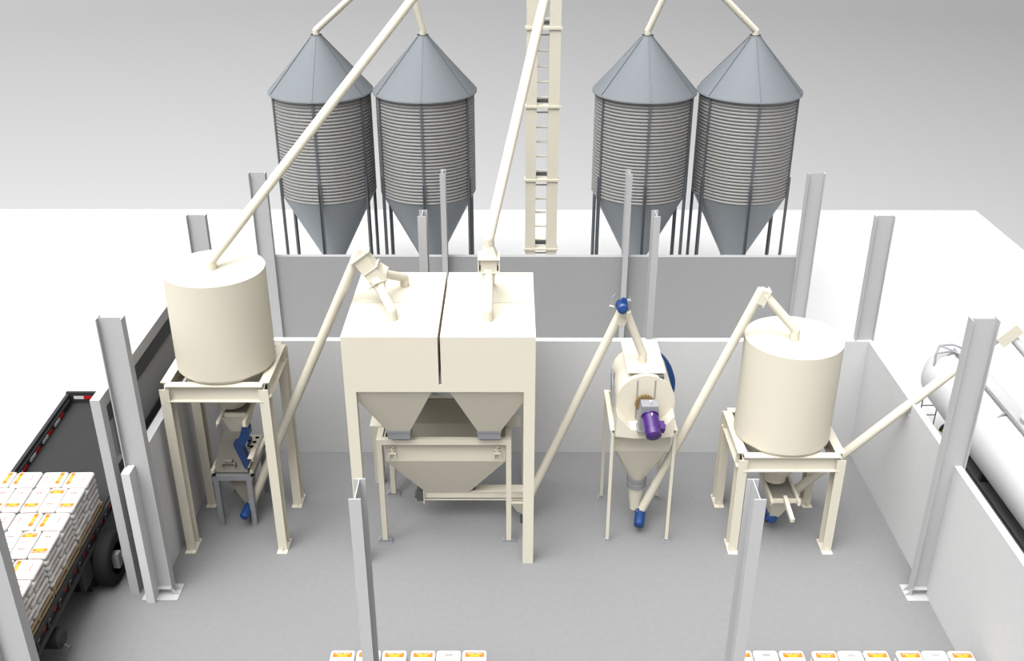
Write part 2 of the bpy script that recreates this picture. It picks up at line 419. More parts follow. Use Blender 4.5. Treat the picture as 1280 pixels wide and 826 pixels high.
for dy, ye in ((-.12, 17.77), (.12, 19.41)):
    b = MB(); b.tube((-.46, 18.6+dy*.6, 6.09), (-.46, 18.6+dy*1.6, 5.90), .145, .10, n=16); b.build('reducer', 'cream', DS2)
    o = MB().tube((-.46, 18.6+dy*1.5, 5.93), (-.46, ye, 5.56), .092, n=24).ball((-.46, ye, 5.56), .0935).build('spout', 'cream', DS2)
    MB().tube((-.46, ye, 5.56), (-.46, ye, 5.375), .094, n=24).build('outlet_collar', 'cream', o)

# ------------------------------------------------------------------ double hopper
H = thing('double_hopper', 'large square cream double hopper bin on corner legs in the middle', 'hopper', (-1.4, 18.55, 0))
hx0, hx1, hy0, hy1, hz = -3.24, .45, 17.02, 20.12, 5.37
for (a, b_) in ((hx0, -1.410), (-1.360, hx1)):
    MB().box(a, b_, hy0, 18.557, 4.34, hz).box(a, b_, 18.583, hy1, 4.34, hz).box(a+.02, b_-.02, 18.557, 18.583, 4.34, hz-.08).build('bin_body', 'cream', H)
b = MB(); ro = [(hx0,hy0),(hx1,hy0),(hx1,hy1),(hx0,hy1)]; ri = [(hx0+.03,hy0+.03),(hx1-.03,hy0+.03),(hx1-.03,hy1-.03),(hx0+.03,hy1-.03)]
b.loft([[(p[0],p[1],4.3395) for p in ri], [(p[0],p[1],4.3395) for p in ro], [(p[0],p[1],4.18) for p in ro], [(p[0],p[1],4.18) for p in ri], [(p[0],p[1],4.3395) for p in ri]], cap=False)
b.build('skirt', 'cream', H)
for x in (hx0, hx1-.22):
    for y in (hy0, hy1-.18): MB().box(x, x+.22, y, y+.18, 0, 4.1795).build('leg', 'cream', H)
for (xa, xb, oa, ob) in ((-3.20, -1.53, -2.54, -2.08), (-1.24, .41, -.70, -.23)):
    for (ya, yb, yc) in ((17.05, 18.56, 17.80), (18.58, 20.09, 19.34)):
        c = MB(); c.frustum((xa, xb, ya, yb), 4.22, (oa, ob, yc-.22, yc+.22), 2.94); o = c.build('cone', 'cream', H)
        c = MB(); c.box(oa-.015, ob+.015, yc-.235, yc+.235, 2.90, 2.94); c.box(oa, ob, yc-.22, yc+.22, 2.74, 2.90); c.build('outlet', 'grey', o)

# ------------------------------------------------------------------ weigh hopper
W = thing('weigh_hopper', 'cream weigh hopper with own four legged frame beneath the double hopper', 'hopper', (-1.4, 18.6, 0))
wx0, wx1, wy0, wy1 = -2.81, -.01, 17.71, 19.54
for (x, y) in ((wx0, wy0), (wx1-.11, wy0), (wx0, wy1-.11), (wx1-.11, wy1-.11)):
    lg = MB().box(x, x+.11, y, y+.11, .06, 2.52).build('leg', 'cream', W)
    f = MB(); cx, cy = x+.055, y+.055
    f.box(cx-.16, cx+.16, cy-.10, cy+.10, 0, .015); f.box(cx-.07, cx+.07, cy-.07, cy+.07, .015, .075)
    for k in (-1, 1):
        f.prism([(cx+k*.07, .015), (cx+k*.16, .015), (cx+k*.15, .05), (cx+k*.07, .12)], 'y', cy-.07, cy+.07)
    f.build('foot', 'grey', lg)
MB().box(wx0, wx1, wy0, wy0+.12, 2.52, 2.64).build('frame_beam', 'cream', W)
MB().box(wx0, wx1, wy1-.12, wy1, 2.52, 2.64).build('frame_beam', 'cream', W)
MB().box(wx0, wx0+.12, wy0+.12, wy1-.12, 2.52, 2.64).build('frame_beam', 'cream', W)
MB().box(wx1-.12, wx1, wy0+.12, wy1-.12, 2.52, 2.64).build('frame_beam', 'cream', W)
b = MB()
R4 = lambda a, z: [(a[0],a[2],z),(a[1],a[2],z),(a[1],a[3],z),(a[0],a[3],z)]
q0 = (-2.66, -.13, 17.86, 19.38); q1 = (-1.90, -.94, 18.36, 18.66)
b.loft([R4(q0, 2.60), R4(q0, 2.02), R4(q1, .88)], cap=False)
q0i = (q0[0]+.02, q0[1]-.02, q0[2]+.02, q0[3]-.02); q1i = (q1[0]+.02, q1[1]-.02, q1[2]+.02, q1[3]-.02)
b.loft([R4(q0i, 2.60), R4(q0i, 2.02), R4(q1i, .90)], cap=False)
b.quad(R4(q1i, .90))
for i in range(4):
    j = (i+1) % 4; A_, B_ = R4(q0, 2.60), R4(q0i, 2.60); b.quad([A_[i], A_[j], B_[j], B_[i]])
b.build('hopper_body', 'cream', W)
for x0, x1 in ((-3.0, -2.66), (-.13, .18)):
    MB().box(x0, x1, 18.22, 18.66, 2.645, 2.66).build('side_shelf', 'cream', W)
for x in (-2.5, -.31):
    lc = MB().box(x-.08, x+.08, 17.80, 17.86, 2.42, 2.45).box(x-.07, x+.07, 17.79, 17.86, 2.33, 2.35)
    lc.prism([(x-.06, 2.35), (x-.02, 2.35), (x+.06, 2.42), (x+.02, 2.42)], 'y', 17.79, 17.83)
    lc.box(x-.08, x+.08, 17.77, 17.86, 2.24, 2.27); lc.box(x-.08, x-.05, 17.78, 17.86, 2.15, 2.24); lc.box(x+.05, x+.08, 17.78, 17.86, 2.15, 2.24); lc.box(x-.03, x+.03, 17.80, 17.86, 2.27, 2.33)
    lc.build('load_cell', 'cream', W)
# screw under it
SC = thing('screw_conveyor', 'horizontal cream screw conveyor trough under the weigh hopper', 'conveyor', (-.9, 18.5, 0))
b = MB(); b.box(-1.93, .28, 18.37, 18.63, .86, .88); b.prism([(18.39, .70), (18.43, .655), (18.57, .655), (18.61, .70), (18.61, .86), (18.39, .86)], 'x', -1.93, .28)
b.box(-1.93, .28, 18.36, 18.38, .655, .675); b.build('trough', 'cream', SC)
MB().box(-1.945, -1.925, 18.32, 18.68, .58, .92).build('end_plate', 'cream', SC)
b = MB(); b.box(-2.10, -1.95, 18.40, 18.62, .60, .84); b.tube((-2.10, 18.5, .72), (-2.14, 18.5, .72), .09); b.build('gear_drive', 'dgrey', SC)
MB().box(-.93, -.80, 18.44, 18.58, .88, .95).build('inspection_port', 'dgrey', SC)

# ------------------------------------------------------------------ hammer mill
HM = thing('hammer_mill', 'cream hammer mill with blue belt guard on grey stand beneath left bin', 'mill', (-6.1, 18.9, 0))
for x in (-6.46, -5.74):
    for y in (18.36, 19.62): MB().box(x-.055, x+.055, y-.05, y+.05, 0, 1.20).build('stand_leg', 'grey', HM)
b = MB(); b.box(-6.55, -5.66, 18.31, 18.42, 1.20, 1.32); b.box(-6.55, -5.66, 19.56, 19.67, 1.20, 1.32); b.box(-6.55, -6.43, 18.42, 19.56, 1.20, 1.32); b.box(-5.78, -5.66, 18.42, 19.56, 1.20, 1.32)
b.build('stand_top', 'grey', HM)
b = MB(); b.frustum((-6.52, -5.75, 18.40, 19.55), 1.36, (-6.38, -5.98, 18.78, 19.2), 1.95)
b.build('housing', 'taupe', HM)
for x in (-6.50, -5.655):
    b = MB(); b.box(x-.035, x+.035, 18.30, 19.6, 1.40, 1.47); b.box(x-.035, x-.025, 18.30, 19.6, 1.34, 1.40); o = b.build('base_rail', 'cream', HM)
    for y in (18.34, 19.5): MB().tube((x, y, 1.322), (x, y, 1.345), .05).build('rubber_mount', 'black', o)
b = MB(); b.obox((-6.16, 18.44, 1.56), (1,0,0), (0,-.42,.55), (0,.55,.42), .13, .03, .02)
b.tube((-6.24, 18.45, 1.62), (-6.08, 18.45, 1.62), .05); b.box(-6.31, -6.28, 18.38, 18.48, 1.50, 1.58); b.box(-6.04, -6.01, 18.38, 18.48, 1.50, 1.58)
b.build('door_latch', 'taupe', HM)
b = MB(); b.box(-5.76, -5.49, 18.40, 18.93, 1.985, 2.0); b.box(-5.60, -5.49, 17.98, 18.40, 1.985, 2.0); b.box(-5.505, -5.49, 17.98, 18.93, 1.92, 1.985); pl = b.build('motor_plate', 'cream', HM)
b = MB(); b.tube((-5.575, 18.80, 1.99), (-5.575, 18.80, 2.003), .045, n=20); b.build('plate_hole', 'hole', pl)
b = MB(); b.tube((-5.595, 18.62, 1.99), (-5.595, 18.62, 2.003), .045, n=20); b.build('plate_hole', 'hole', pl)
b = MB(); b.tube((-5.615, 18.44, 1.99), (-5.615, 18.44, 2.003), .045, n=20); b.build('plate_hole', 'hole', pl)
b = MB(); b.frustum((-5.78, -5.71, 18.4, 18.95), 1.48, (-5.76, -5.55, 18.42, 18.90), 1.96); b.build('motor_base', 'cream', HM)
# belt guard: slanted racetrack shell in the YZ plane, leaning
def racetrack(p, q, r, n=14):
    d = math.atan2(q[1]-p[1], q[0]-p[0]); L = []
    for i in range(n+1): a = d + PI/2 + PI*i/n; L.append((p[0]+r*math.cos(a), p[1]+r*math.sin(a)))
    for i in range(n+1): a = d - PI/2 + PI*i/n; L.append((q[0]+r*math.cos(a), q[1]+r*math.sin(a)))
    return L
GP = V((-5.60, 18.30, 1.80)); GQ = V((-5.66, 18.44, 2.50)); GK = V((-5.85, 18.2, 2.24))
b = MB()
b.prism([(-5.82, 2.31), (-5.9, 2.28), (-5.9, 2.2), (-5.73, 1.63), (-5.68, 1.64), (-5.62, 1.77), (-5.72, 2.18)], 'y', 18.13, 18.30)
o = b.build('belt_guard', 'navy', HM)
b = MB(); b.prism([(-5.68, 2.66), (-5.63, 2.69), (-5.59, 2.69), (-5.54, 2.6), (-5.54, 2.46), (-5.62, 2.3), (-5.72, 2.18), (-5.82, 2.3), (-5.73, 2.5)], 'y', 18.13, 18.36); b.build('guard_cap', 'blue', o)
MB().box(-5.72, -5.66, 18.55, 18.70, 2.0, 2.10).build('motor_foot', 'navy', HM)
MB().box(-5.70, -5.66, 18.42, 18.50, 2.0, 2.08).build('motor_foot', 'navy', HM)
b = MB(); b.frustum((-6.35, -5.78, 18.44, 19.3), 1.34, (-5.94, -5.76, 18.46, 18.66), .52); b.build('discharge_funnel', 'taupe', HM)

# ------------------------------------------------------------------ mixer
MX = thing('batch_mixer', 'cream drum mixer with purple gear motor on thin legs', 'mixer', (2.72, 18.55, 0))
cx, cz, rr = 2.735, 3.46, .585
prof = [(cx + rr*math.cos(a), cz + rr*math.sin(a)) for a in [PI*i/28 for i in range(29)]] + [(cx-rr, 2.83), (cx+rr, 2.83)]
def drum(b, P, y0, y1):
    n = len(P)
    b._add([(p[0], y0, p[1]) for p in P] + [(p[0], y1, p[1]) for p in P], [(i, (i+1) % n, n+(i+1) % n, n+i) for i in range(n)], 0, True)
    b._add([(p[0], y0, p[1]) for p in P], [tuple(range(n))]); b._add([(p[0], y1, p[1]) for p in P], [tuple(range(n))])
    return b
o = drum(MB(), prof, 17.92, 19.22).build('drum', 'cream', MX)
prof2 = [(cx + (rr+.012)*math.cos(a), cz + (rr+.012)*math.sin(a)) for a in [PI*(i)/28 for i in range(29)]] + [(cx-rr-.012, 2.9), (cx+rr+.012, 2.9)]
drum(MB(), prof2, 17.900, 17.925).build('end_plate', 'cream', o)
b = MB()
for x in (2.55, 2.91): b.box(x-.012, x-.006, 17.888, 17.90, 3.05, 3.95); b.box(x+.006, x+.012, 17.888, 17.90, 3.05, 3.95)
b.build('face_rib', 'grey', o)
MB().box(2.345, 3.125, 18.02, 19.50, 4.045, 4.065).build('lid', 'cream', MX)
MB().box(2.98, 3.08, 17.93, 18.05, 3.93, 4.02).build('junction_box', 'dgrey', MX)
b = MB(); b.prism([(2.70,3.92),(2.95,3.96),(3.10,3.90),(3.20,3.83),(3.30,3.74),(3.38,3.64),(3.46,3.50),(3.51,3.36),(3.545,3.25),(3.56,3.14),(3.56,2.95),(3.52,2.80),(3.40,2.66),(3.2,2.60),(2.9,2.62),(2.6,2.8),(2.45,3.1),(2.45,3.55)], 'y', 19.24, 19.36); b.build('belt_guard', 'blue', MX)
b = MB(); b.prism([(18.40, 3.05), (18.62, 3.12), (18.85, 3.55), (18.75, 3.75), (18.55, 3.45)], 'x', 2.10, 2.145); b.build('side_panel', 'grey', MX)
for x, y in ((2.08, 17.78), (3.37, 17.78), (2.08, 19.38), (3.37, 19.38)):
    lg = MB().box(x-.032, x+.032, y-.032, y+.032, .02, 2.80).build('leg', 'cream', MX)
    MB().box(x-.08, x+.08, y-.07, y+.07, 0, .02).box(x-.045, x+.045, y-.045, y+.045, .02, .07).build('foot', 'grey', lg)
for x in (2.08, 3.37): MB().box(x-.05, x+.05, 17.75, 19.42, 2.80, 2.86).build('side_rail', 'cream', MX)
for y in (17.78, 19.38): MB().box(2.08, 3.37, y-.03, y+.03, 2.80, 2.85).build('cross_rail', 'cream', MX)
b = MB(); b.prism([(2.13, 3.32), (2.42, 3.00), (3.04, 3.00), (3.29, 3.32), (3.30, 2.84), (2.92, 2.79), (2.50, 2.79), (2.11, 2.84)], 'y', 17.54, 17.895)
b.build('motor_cradle', 'cream', MX)
b = MB(); n = 72; P = []
for i in range(n):
    a = 2*PI*i/n; r_ = .205 if (i//2) % 2 else .188; P.append((2.70 + r_*math.cos(a), 3.50 + r_*math.sin(a)))
b.prism(P, 'y', 17.72, 17.78); b.build('gear', 'brass', MX)
b = MB(); b.prism([(2.57, 3.02), (2.95, 3.02), (2.97, 3.30), (2.93, 3.62), (2.60, 3.62), (2.56, 3.30)], 'y', 17.42, 17.70); b.box(2.54, 2.98, 17.40, 17.72, 3.00, 3.06)
o = b.build('gearbox', 'grey', MX)
b = MB(); b.tube((2.78, 17.52, 3.62), (2.78, 17.52, 3.69), .022); b.build('breather', 'wtape', o)
pm = motor(MX, (2.77, 17.44, 3.40), (2.81, 16.96, 3.18), .155, 'purple', box=(1, 0, -.15))
b = MB(); b.tube((2.785, 17.28, 3.50), (2.785, 17.28, 3.55), .02); b.build('lifting_eye', 'wtape', pm)
b = MB(); b.box(2.14, 3.31, 17.92, 19.2, 2.24, 2.83)
b.build('lower_hopper', 'cream', MX)
sq = lambda n, hx, hy: [(hx*max(-1, min(1, 1.42*math.cos(2*PI*(i+.5)/n))), hy*max(-1, min(1, 1.42*math.sin(2*PI*(i+.5)/n)))) for i in range(n)]
b = MB(); n = 32
b.loft([[(2.725+p[0], 18.56+p[1], 2.24) for p in sq(n, .585, .64)], [(2.73+.20*math.cos(2*PI*(i+.5)/n), 18.42+.20*math.sin(2*PI*(i+.5)/n), 1.30) for i in range(n)]])
b.build('cone', 'cream', MX)
b = MB(); b.lathe(2.73, 18.42, [(.20, 1.30), (.215, 1.29), (.215, 1.18), (.20, 1.17), (.20, 1.15), (.215, 1.14), (.215, 1.03), (.195, 1.02)], 28); b.build('sleeve', 'grey', MX)
b = MB(); b.lathe(2.73, 18.42, [(.19, 1.03), (.11, .50), (.11, .42)], 28, cap=True); b.build('outlet_cone', 'cream', MX)

# ------------------------------------------------------------------ silos
def make_silo(loc, label):
    t = thing('grain_silo', label, 'silo', loc, 'corrugated grain silos behind the rear wall')
    x, y, _ = loc; r = 1.475; n = 72
    prof = []; rings = 31; za, zb = 3.72, 6.86
    for i in range(rings*6 + 1):
        u = i/6; prof.append((r + .036*(abs(math.sin(PI*u))**.7) - .022, za + (zb-za)*u/rings))
    MB().lathe(x, y, prof, n).build('body', 'corr', t)
    b = MB(); b.lathe(x, y, [(.17, 8.50), (.17, 8.44), (1.565, 6.90), (1.565, 6.84), (1.47, 6.86)], n)
    rf = b.build('roof', 'galv', t)
    b = MB()
    for k in range(6):
        a = -PI/2 + k*PI/3; d = V((math.cos(a), math.sin(a), 0)); c = V((x, y, 0))
        p, q = c + d*.17 + V((0,0,8.452)), c + d*1.565 + V((0,0,6.912)); ax = (q-p).normalized(); sd = V((-d.y, d.x, 0))
        b.obox((p+q)/2, ax, sd, ax.cross(sd), (q-p).length/2, .011, .012)
    b.build('roof_seam', 'legm', rf)
    MB().lathe(x, y, [(1.465, 3.74), (.24, 1.30), (.24, 1.10)], n).build('hopper_cone', 'galvd', t)
    MB().box(x-.30, x+.30, y-.30, y+.30, .85, 1.10).build('outlet_boot', 'cream', t)
    for k in range(6):
        a = -PI/2 + k*PI/3; d = V((math.cos(a), math.sin(a), 0)); sd = V((-d.y, d.x, 0)); c = V((x, y, 0)) + d*(r+.035)
        b = MB()
        b.obox(c + V((0,0,5.45)), (0,0,1), d, sd, 1.40, .012, .035)
        for q in (-1, 1): b.obox(c + d*.012 + sd*(q*.038) + V((0,0,2.2)), (0,0,1), d, sd, 2.2, .035, .012)
        b.obox(c - d*.012 + V((0,0,2.2)), (0,0,1), d, sd, 2.2, .008, .038)
        b.obox(c + V((0,0,.01)), (0,0,1), d, sd, .01, .09, .09)
        b.build('leg', 'legm', t)
    return t
s1 = make_silo((-5.76, 30.5, 0), 'leftmost of the four grey corrugated silos')
dup(s1, (-2.63, 30.5, 0), 'second grey corrugated silo from the left')
dup(s1, (3.98, 30.5, 0), 'third grey corrugated silo, just right of the elevator tower')
dup(s1, (7.14, 30.5, 0), 'rightmost of the four grey corrugated silos')
def silo_spout(x, y, end, label):
    t = thing('silo_spout', label, 'pipe', (x, y, 8.45), 'filling spouts on the silo roofs')
    MB().tube((x, y, 8.50), (x, y, 8.62), .10, n=24).build('collar', 'cream', t)
    MB().tube((x, y, 8.62), end, .098, n=24).ball((x, y, 8.62), .099).build('pipe', 'cream', t)
silo_spout(-5.76, 30.5, (-3.44, 30.31, 10.58), 'cream spout leaving the leftmost silo roof toward upper right')
silo_spout(-2.63, 30.5, (-3.12, 30.3, 10.75), 'short cream spout on the second silo roof')
silo_spout(3.98, 30.5, (4.78, 30.3, 10.6), 'cream spout leaning right on the third silo roof')
silo_spout(7.14, 30.5, (5.10, 30.31, 10.46), 'cream spout leaving the rightmost silo roof toward upper left')

# ------------------------------------------------------------------ elevator tower
T = thing('bucket_elevator', 'cream twin trunk elevator tower with ladder between the silos', 'elevator', (.94, 31.1, 0))
for x0, x1 in ((.425, .755), (1.115, 1.455)):
    MB().box(x0, x1, 31.0, 31.24, 0, 15.5).build('trunk', 'cream', T)
for k in range(6):
    z = 1.53 + 2.355*k
    MB().box(.385, 1.50, 30.96, 31.28, z-.035, z+.035).build('flange', 'cream', T)
    MB().box(.755, 1.115, 31.28, 31.40, z+.06, z+.16).build('belt_brace', 'dgrey', T)
    MB().box(.755, 1.115, 31.33, 31.36, z+1.14, z+1.19).build('cage_hoop', 'dgrey', T)
for x in (.74, 1.13): MB().box(x-.015, x+.015, 31.26, 31.30, 0, 15.5).build('ladder_rail', 'cream', T)
for k in range(32):
    z = .35 + .471*k
    MB().tube((.755, 31.28, z), (1.115, 31.28, z), .026, n=8).build('ladder_rung', 'cream', T)
MB().box(.3, 1.6, 30.85, 31.4, 14.6, 16.2).build('head', 'cream', T)
MB().box(.35, 1.55, 30.9, 31.35, .01, .9).build('boot', 'cream', T)

# ------------------------------------------------------------------ flatbed trailer
TY = .036                                                # slight yaw: x shifts by -TY per metre of y
def tx(x, y): return x - TY*(y - 16)
TR = thing('flatbed_trailer', 'dark flatbed trailer loaded with bagged pallets at the left edge', 'trailer', (-9.5, 15, 0))
def tbox(b, x0, x1, y0, y1, z0, z1, m=0):
    R = lambda z: [(tx(x0,y0),y0,z),(tx(x1,y0),y0,z),(tx(x1,y1),y1,z),(tx(x0,y1),y1,z)]
    b.loft([R(z0), R(z1)], m); return b
yb, yf = 21.45, 9.0
tbox(MB(), -10.62, -8.43, yf, yb, 1.18, 1.30).build('deck', 'deck', TR)
lr = tbox(MB(), -10.70, -10.62, yf, yb, 1.05, 1.56); tbox(lr, -10.62, -10.58, yf, yb-.1, 1.42, 1.47)
lr = lr.build('side_rail', 'chassis', TR)
fb = tbox(MB(), -10.70, -8.43, yb, yb+.07, 1.0, 1.60).build('end_board', 'chassis', TR)
for k in range(14):
    y = 20.85 - .735*k
    if y < 12: break
    o = tbox(MB(), -10.615, -10.572, y-.26, y, 1.335, 1.41, 0).build('red_tape', 'red', lr)
    o = tbox(MB(), -10.615, -10.572, y-.56, y-.26, 1.335, 1.41, 0).build('white_tape', 'wtape', lr)
b = MB(); b.box(-10.72, -10.48, yb-.008, yb, 1.42, 1.50); b.build('white_tape', 'wtape', fb)
b = MB(); b.box(-10.48, -10.24, yb-.008, yb, 1.42, 1.50); b.build('red_tape', 'red', fb)
b = MB(); b.box(-10.0, -9.75, yb-.008, yb, 1.42, 1.50); b.build('white_tape', 'wtape', fb)
b = MB(); b.box(-9.75, -9.5, yb-.008, yb, 1.42, 1.50); b.build('red_tape', 'red', fb)
rr_ = tbox(MB(), -8.43, -8.38, yf, yb, 1.24, 1.31); tbox(rr_, -8.43, -8.36, yf, yb, .98, 1.06); tbox(rr_, -8.46, -8.43, yf, yb, 1.0, 1.30)
for k in range(24):
    y = 9.2 + .52*k; tbox(rr_, -8.44, -8.37, y, y+.06, 1.02, 1.28)
rr_ = rr_.build('side_rail', 'chassis', TR)
for k in range(20):
    y = 10.0 + .52*k
    tbox(MB(), -8.43, -8.415, y+.10, y+.28, 1.13, 1.18).build('red_tape', 'red', rr_)
    tbox(MB(), -8.43, -8.42, y+.28, y+.46, 1.13, 1.145).build('white_tape', 'wtape', rr_)
b = MB(); tbox(b, -9.9, -9.7, yf, yb, .85, 1.18); tbox(b, -9.3, -9.1, yf, yb, .85, 1.18); b.build('chassis_beam', 'chassis', TR)
def wheel(x, y, r, wdt, s=1):
    prof = [(r*.60, -.5), (r*.92, -.5), (r, -.36), (r, .36), (r*.92, .5), (r*.60, .5)]
    b = MB(); n = 36
    b.loft([[(x + k*wdt, y + q*math.cos(2*PI*i/n), r + q*math.sin(2*PI*i/n)) for i in range(n)] for q, k in prof], 0, True, False)
    o = b.build('tire', 'black', TR)
    b = MB(); b.tube((x + s*wdt*.06, y, r), (x + s*wdt*.12, y, r), r*.60, n=28); b.tube((x, y, r), (x + s*wdt*.1, y, r), r*.6, n=28); b.build('rim', 'hole', o)
    return o
wh = wheel(-8.24, 16.50, .56, .34)
b = MB(); b.box(-8.14, -8.00, 16.36, 16.52, .40, .74); b.box(-8.12, -7.97, 16.52, 16.66, .47, .62); b.tube((-8.02, 16.58, .52), (-7.95, 16.50, .62), .035); b.build('hub', 'grey', wh)
wheel(-8.60, 16.45, .50, .30)
wheel(-10.35, 16.45, .50, .32, -1)
MB().tube((-10.2, 16.45, .5), (-8.3, 16.45, .5), .07).build('axle', 'chassis', TR)
wheel(-8.30, 12.75, .50, .32); wheel(-10.35, 12.75, .50, .32, -1)
b = MB(); b.tube((-8.30, 16.13, .90), (-8.02, 16.44, .60), .012); b.build('brake_rod', 'grey', TR)
b = MB(); tbox(b, -8.44, -8.36, 15.45, 15.95, .55, 1.0); b.prism([(15.45, .98), (15.98, .98), (15.93, .50), (15.80, .42)], 'x', -8.52, -8.40); b.build('hanger_bracket', 'chassis', TR)
b = MB(); b.box(-8.90, -8.46, 15.92, 15.97, .16, .80); b.build('mud_flap', 'black', TR)
b = MB(); b.tube((-8.75, 14.15, .62), (-8.28, 14.15, .62), .20, n=28); b.tube((-8.28, 14.15, .62), (-8.23, 14.15, .62), .20, .12, n=28); o = b.build('air_tank', 'chassis', TR)
b = MB(); b.tube((-8.24, 14.10, .50), (-8.12, 14.08, .46), .025); b.tube((-8.15, 14.02, .48), (-8.15, 14.14, .44), .03); b.build('drain_valve', 'dgrey', o)

# ------------------------------------------------------------------ bags and pallets
def text_mesh(txt, size):
    cu = bpy.data.curves.new('lettering', 'FONT'); cu.body = txt; cu.size = size; cu.align_x = 'CENTER'; cu.resolution_u = 2
    ob = bpy.data.objects.new('lettering', cu); COL.objects.link(ob)
    dg = bpy.context.evaluated_depsgraph_get(); me = bpy.data.meshes.new_from_object(ob.evaluated_get(dg))
    vs = [v.co.copy() for v in me.vertices]; fs = [tuple(p.vertices) for p in me.polygons]
    bpy.data.objects.remove(ob); bpy.data.curves.remove(cu); bpy.data.meshes.remove(me)
    return vs, fs
BAGM = ['bag', 'orange', 'yellow', 'ink', 'redink']
def bag_mesh(w, l, h, face='front', axis='y'):
    """bag lying flat, centred, width w, length l along y, printed upper face; label near the +y end"""
    bm = bmesh.new(); bmesh.ops.create_cube(bm, size=1)
    for v in bm.verts: v.co = V((v.co.x*w, v.co.y*l, v.co.z*h + h/2))
    bmesh.ops.bevel(bm, geom=list(bm.edges), offset=min(h*.46, .06), segments=4, profile=.5, affect='EDGES')
    for f in bm.faces: f.smooth = True
    # pinch the sewn ends
    for v in bm.verts:
        k = max(0, (abs(v.co.y) - l*.40)/(l*.10)); v.co.z = h*.5 + (v.co.z - h*.5)*(1 - .12*k)
    zt = h + .0012
    def rect(x0, x1, y0, y1, m, z=zt):
        f = bm.faces.new([bm.verts.new(p) for p in ((x0,y0,z),(x1,y0,z),(x1,y1,z),(x0,y1,z))]); f.material_index = m
    def letter(txt, size, x, y, m, z=zt+.0008):
        vs, fs = text_mesh(txt, size)
        nv = [bm.verts.new((p.x + x, p.y + y, z)) for p in vs]
        for f in fs:
            try: g = bm.faces.new([nv[i] for i in f]); g.material_index = m
            except ValueError: pass
    a = w*.38
    if face == 'front':
        ya, yb_ = l*.21, l*.37
        rect(-a, a, ya, yb_, 1); rect(-a*.50, a*.50, ya + .012*l, ya + (yb_-ya)*.55, 2, zt+.0005)
        letter('Super Feed', (yb_-ya)*.46*1.1, 0, ya + (yb_-ya)*.60, 0)
        for i in range(3): rect(-a*(.75 - .1*i), a*(.75-.15*i), l*(.05 - .03*i), l*(.062 - .03*i), 3)
        rect(-a*.45, -a*.12, -l*.26, -l*.20, 4); rect(-a*.05, a*.18, -l*.26, -l*.20, 4); rect(a*.25, a*.48, -l*.26, -l*.20, 4)
    else:
        rect(-a*.80, a*.90, l*.335, l*.342, 4); rect(-a*.80, a*.90, l*.225, l*.232, 4)
        for i in range(3): rect(-a*(.42), a*(.42), l*(.25 + .028*i), l*(.266 + .028*i), 3)
        for i in range(4): rect(-a*.6, a*.6, l*(.05 + .028*i), l*(.062 + .028*i), 3)
    # printed strip on both long sides and the near end
    for sgn in (-1, 1):
        xx = sgn*(w/2 + .0012)
        f = bm.faces.new([bm.verts.new(p) for p in ((xx,-l*.30,h*.40),(xx,l*.30,h*.40),(xx,l*.30,h*.60),(xx,-l*.30,h*.60))]); f.material_index = 4
        yy = sgn*(l/2 + .0012)
        f = bm.faces.new([bm.verts.new(p) for p in ((-w*.32,yy,h*.40),(w*.32,yy,h*.40),(w*.32,yy,h*.58),(-w*.32,yy,h*.58))]); f.material_index = 4
    bmesh.ops.recalc_face_normals(bm, faces=bm.faces)
    me = bpy.data.meshes.new('feed_bag'); bm.to_mesh(me); bm.free()
    for k in BAGM: me.materials.append(M[k])
    for p in me.polygons:
        if p.material_index and abs(p.normal.z) > .9 and p.normal.z < 0: p.flip()
    return me
def pallet_bits(w, l, h=.14):
    top = MB(); n = max(4, round(l/.16))
    for i in range(n):
        y = -l/2 + (l - .09)*i/(n-1); top.box(-w/2, w/2, y, y+.09, h-.02, h)
    st = [MB().box(x-.022, x+.022, -l/2, l/2, .02, h-.02) for x in (-w/2+.022, 0, w/2-.022)]
    bot = MB()
    for y in (-l/2, -.045, l/2-.09): bot.box(-w/2, w/2, y, y+.09, 0, .02)
    return top, st, bot
def make_pallet(w, l, label, loc, group, crossways=False):
    t = thing('wooden_pallet', label, 'pallet', (0,0,0), group)
    top, st, bot = pallet_bits(l if crossways else w, w if crossways else l)
    parts = [top.build('top_boards', 'wood', t)] + [s_.build('stringer', 'wood', t) for s_ in st] + [bot.build('bottom_boards', 'wood', t)]
    if crossways:
        for p in parts: p.rotation_euler = (0, 0, PI/2)
    t.location = loc
    return t
